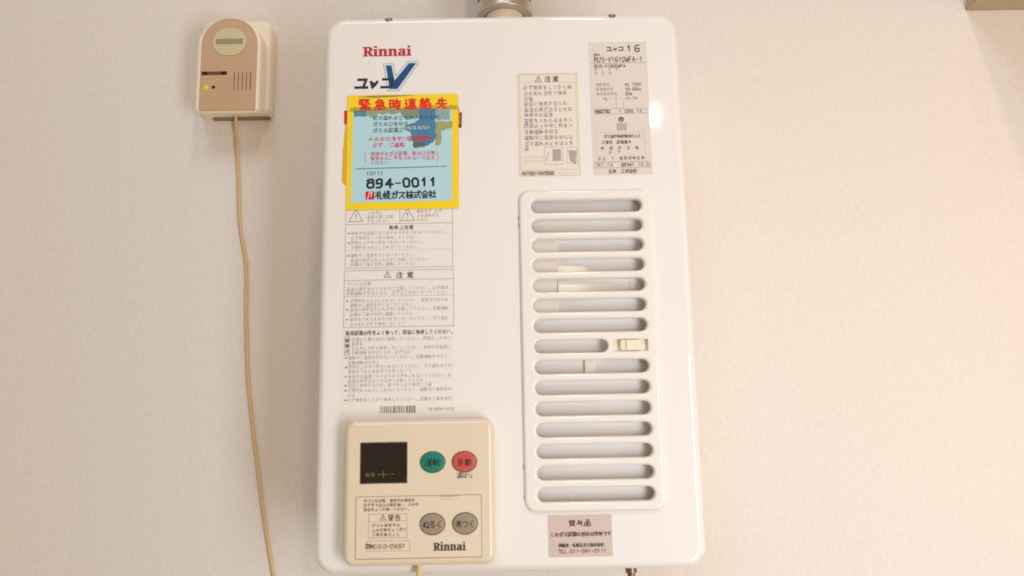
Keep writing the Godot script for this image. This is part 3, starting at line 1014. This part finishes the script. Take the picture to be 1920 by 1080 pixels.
func controller() -> void:
	var c := Vector2(-0.0784, -0.1923)
	var t := thing("remote_control_panel", "cream wall remote with black display, green, red and two grey oval buttons", "control panel", Vector3(c.x, c.y, 0.0002))
	var zf := 0.018
	# local coordinates: x right, y up from the middle of the panel; 1 drawing unit = 0.4735 mm
	var ux := 0.000474
	var p := Paper.new(276, 262, 2.0, Color(0.885, 0.825, 0.735), G)
	var ink := Color(0.26, 0.21, 0.17)
	p.text("湯はり", Vector2(207, 98), Vector2(10, 11), 10, 1.3, ink, 0.85)
	var door_c := Vector2(-0.0012, -0.0296)
	var body := part("body", shell(Vector2(-0.0008, 0), 0.0663, 0.0624, 0.0095, 0.0095, 0.0, zf, 0.0055, [door_c, 0.0550, 0.0264, 0.0012, zf - 0.003], 0.0, 12), printed(p, 0.13), t)
	var bm: StandardMaterial3D = body.material_override
	bm.texture_repeat = false
	# display
	var dc := Vector2(-0.0318, 0.0254)
	var d := Paper.new(88, 75, 4.0, Color(0.12, 0.095, 0.085), G)
	var lit := Paper.new(88, 75, 4.0, Color.BLACK, G)
	var glow := Color(0.50, 0.46, 0.14)
	for q in [d, lit]:
		q.text("給湯", Vector2(9, 56), Vector2(8, 8), 9, 1.0, glow, 0.55)
		q.line(Vector2(33, 60), Vector2(37, 60), 1.3, glow, 0.8)
		q.line(Vector2(47, 60), Vector2(53, 60), 1.2, glow, 0.7)
		q.line(Vector2(43, 53), Vector2(43, 66), 1.0, glow, 0.8)
		q.line(Vector2(40, 60), Vector2(46, 60), 1.0, glow, 0.8)
		q.line(Vector2(59, 59), Vector2(64, 59), 1.8, glow, 0.6)
	var dm := printed(d, 0.14)
	dm.emission_enabled = true
	dm.emission = Color.BLACK
	dm.emission_texture = ImageTexture.create_from_image(lit.im)
	dm.emission_energy_multiplier = 0.7
	var bz := part("display_frame", shell(dc, 0.0208, 0.0178, 0.0008, 0.0008, zf - 0.001, zf + 0.0004, 0.0003, [dc, 0.0199, 0.0169, 0.0006, zf - 0.0002]), mat(Color(0.16, 0.12, 0.10), 0.3), t)
	var dsp := Mesher.new()
	dsp.box = Rect2(dc - Vector2(0.0199, 0.0169), Vector2(0.0398, 0.0338))
	dsp.slab(loop(dc, 0.0198, 0.0168, 0.0006, 0.0006, 3)[0], zf - 0.0002, zf + 0.00012)
	part("display_screen", dsp, dm, bz)
	# flap with its print
	var f := Paper.new(234, 120, 3.0, Color(0.885, 0.83, 0.745), G)
	f.text("やけどの注意、使用中は湯温を", Vector2(14, 4), Vector2(6.6, 7), 6.9, 0.9, ink, 0.75)
	f.text("必ず手で出口の湯を使い、火の中", Vector2(14, 12.5), Vector2(6.6, 7), 6.9, 0.9, ink, 0.75)
	f.text("安全をよくお使いください。", Vector2(14, 21), Vector2(6.6, 7), 6.9, 0.9, ink, 0.75)
	f.frame(Rect2(24, 34, 71, 46), 0.9, ink, 0.45)
	f.line(Vector2(24, 48), Vector2(95, 48), 0.9, ink, 0.35)
	f.warning(Vector2(45, 35.5), 11, ink)
	f.text("警告", Vector2(60, 35), Vector2(11, 12), 12.5, 1.3, ink, 0.9)
	f.text("ガスの使用中は", Vector2(30, 52), Vector2(6.6, 7), 7.6, 0.9, ink, 0.7)
	f.text("上の注意をよく見て", Vector2(30, 61), Vector2(6.6, 7), 7.2, 0.9, ink, 0.7)
	f.text("工事を取ること", Vector2(30, 70), Vector2(6.6, 7), 7.6, 0.9, ink, 0.7)
	f.frame(Rect2(21, 86, 80, 19), 0.9, ink, 0.4)
	f.text("器具MC(K)0-054321", Vector2(19, 91), Vector2(5.0, 10), 4.9, 1.2, ink, 0.8)
	var fl := part("flap", shell(door_c, 0.0546, 0.0260, 0.001, 0.001, zf - 0.0028, zf + 0.0001, 0.0005), printed(f, 0.3), t, "lower flap with small print and grey buttons")
	lettering("Rinnai", Rect2(0.0118, -0.0499, 0.0279, 0.0073), zf + 0.00012, M.black_ink, fl, "brand_lettering")
	var fn := Mesher.new()
	var nr := []
	for j in 7:
		var a := PI * j / 6
		var ids := PackedInt32Array()
		for i in 17:
			var b := float(i) / 16 * 2 - 1
			var w := sqrt(maxf(0.0, 1.0 - b * b))
			ids.append(fn.add(Vector3(door_c.x + 0.0268 + b * 0.0095, door_c.y + 0.0257 - 0.0028 * w * (0.5 - 0.5 * cos(a)), zf + 0.0001 + 0.0009 * sin(a) * w), Vector3(b * 0.2, -cos(a), sin(a) + 0.2)))
		nr.append(ids)
	fn.skin(nr, false)
	part("finger_grip", fn, M.cream, fl)
	button("green_button", Vector2(0.0112, 0.0252), zf, Color(0.02, 0.50, 0.42), "運転", Vector2(14, 15), 15, 1.6, 0.35, t, "green oval button")
	button("red_button", Vector2(0.0392, 0.0250), zf, Color(0.78, 0.34, 0.30), "自動", Vector2(14, 15), 15, 1.6, 0.35, t, "red oval button")
	button("cooler_button", Vector2(0.0110, -0.0274), zf + 0.0001, Color(0.60, 0.55, 0.48), "ぬるく", Vector2(13, 15), 12.5, 1.7, 0.4, fl, "grey oval button for cooler water")
	button("warmer_button", Vector2(0.0393, -0.0274), zf + 0.0001, Color(0.60, 0.55, 0.48), "あつく", Vector2(13, 15), 12.5, 1.7, 0.4, fl, "grey oval button for warmer water")
	var cord := Mesher.new()
	cord.tube(smooth([Vector3(-0.0020, -0.0590, 0.006), Vector3(-0.0022, -0.066, 0.006), Vector3(-0.0028, -0.080, 0.004), Vector3(-0.003, -0.12, 0.003)]), 0.0023)
	part("cord", cord, M.cord_light, t)


func smooth(pts: Array) -> PackedVector3Array:
	var c := Curve3D.new()
	c.bake_interval = 0.006
	for i in pts.size():
		var d: Vector3 = (pts[mini(i + 1, pts.size() - 1)] - pts[maxi(i - 1, 0)]) / 6.0
		c.add_point(pts[i], -d, d)
	return c.get_baked_points()


func alarm() -> void:
	var at := Vector3(-0.3120, 0.2700, -0.150)
	var t := thing("gas_alarm", "small ivory gas alarm with tan arched front and a cord hanging down the wall", "gas alarm", at)
	# local: x right, y up, z away from the wall
	var zf := 0.042
	part("back_case", shell(Vector2(-0.0010, 0.0082), 0.0415, 0.0570, 0.011, 0.005, 0.0008, 0.020, 0.0045, [], 0.0, 10), M.ivory, t)
	var fcase := shell(Vector2(0, 0), 0.0365, 0.0572, 0.034, 0.005, 0.017, zf, 0.0045, [], -0.001, 14)
	for i in fcase.v.size():      # the underside rises towards the wall
		if fcase.v[i].y < -0.045:
			fcase.v[i].y += 0.0105 * clampf(1.0 - (fcase.v[i].z - 0.017) / (zf - 0.0045 - 0.017), 0.0, 1.0)
	part("front_case", fcase, M.ivory, t)
	var face := mat(Color(0.765, 0.63, 0.505), 0.42)
	var fc := Vector2(0.0014, 0.0000)
	var front := part("front_plate", shell(fc, 0.0318, 0.0554, 0.0312, 0.002, zf - 0.001, zf + 0.0008, 0.0006, [], 0.0, 14), face, t, "tan arched front plate")
	var z := zf + 0.0008
	var win := Mesher.new()
	win.slab(loop(Vector2(0.0016, 0.0264), 0.0192, 0.0166, 0.0166, 0.0166, 12)[0], z - 0.0005, z + 0.0006)
	part("round_window", win, mat(Color(0.80, 0.755, 0.61), 0.3), front)
	var bar := Mesher.new()
	bar.slab(loop(Vector2(0.0014, 0.0266), 0.0152, 0.0031, 0.0008, 0.0008, 3)[0], z, z + 0.0009)
	part("name_strip", bar, mat(Color(0.58, 0.56, 0.44), 0.35), front)
	var lb := Paper.new(48, 8, 4.0, Color(0.42, 0.27, 0.17), G)
	lb.fill(Rect2(0, 0, 11, 8), Color(0.16, 0.08, 0.05))
	lb.fill(Rect2(36, 0, 12, 8), Color(0.14, 0.07, 0.05))
	sticker("indicator_strip", lb, Rect2(-0.0286, -0.0134, 0.0284, 0.0042), z, 0.0003, front, 0.3)
	var led := mat(Color(0.55, 0.60, 0.08), 0.2)
	led.emission_enabled = true
	led.emission = Color(0.62, 0.62, 0.05)
	led.emission_energy_multiplier = 0.9
	for k in [[Vector2(-0.0232, -0.0287), 0.0031, led, "green_led"], [Vector2(-0.0146, -0.0279), 0.0020, mat(Color(0.22, 0.11, 0.08), 0.2), "dark_led"]]:
		var m := Mesher.new()
		var rows := []
		for j in 6:
			var a := PI / 2 * j / 5
			var ids := PackedInt32Array()
			for i in 20:
				var d := Vector2(cos(TAU * i / 20), sin(TAU * i / 20))
				ids.append(m.add(Vector3(k[0].x + d.x * k[1] * cos(a), k[0].y + d.y * k[1] * cos(a), z + k[1] * 0.7 * sin(a)), Vector3(d.x * cos(a), d.y * cos(a), sin(a))))
			rows.append(ids)
		m.skin(rows, true)
		part(k[3], m, k[2], front)
	var glow := OmniLight3D.new()
	glow.name = "led_glow"
	glow.light_color = Color(0.8, 0.9, 0.2)
	glow.light_energy = 0.000006
	glow.light_size = 0.003
	glow.omni_range = 0.2
	glow.omni_attenuation = 2.0
	glow.shadow_enabled = true
	glow.position = Vector3(-0.0232, -0.0287, z + 0.006)
	t.add_child(glow)
	var sm := mat(Color(0.53, 0.40, 0.29), 0.6)
	for i in 5:
		var m := Mesher.new()
		m.slab(loop(Vector2(0.0085 + i * 0.0046, -0.0215), 0.00062, 0.0108, 0.0006, 0.0006, 4)[0], z - 0.0004, z + 0.0001)
		part("speaker_slit", m, sm, front)
	part("shade_strip", shell(Vector2(0.004, -0.0480), 0.0330, 0.0032, 0.001, 0.001, 0.0005, 0.006, 0.001), mat(Color(0.55, 0.47, 0.36), 0.6), t)  # darker strip standing in for the shadow gap below the case
	var cord := Mesher.new()
	var pts := []
	for q in [Vector2(-311.5, 228), Vector2(-313.0, 212), Vector2(-310.4, 165), Vector2(-308.4, 137), Vector2(-306.5, 105), Vector2(-303.2, 80), Vector2(-296.6, 45), Vector2(-294.5, -6), Vector2(-292.6, -45), Vector2(-290.2, -79), Vector2(-285.0, -122), Vector2(-278.3, -166), Vector2(-272.0, -205), Vector2(-266.0, -240), Vector2(-255.0, -295), Vector2(-247, -340)]:
		pts.append(Vector3(q.x * K, q.y * K, -0.1472) - at)
	pts[0].z = 0.016
	pts[1].z = 0.007
	cord.tube(smooth(pts), 0.00185)
	part("power_cord", cord, M.cord, t, "thin yellowish cord")
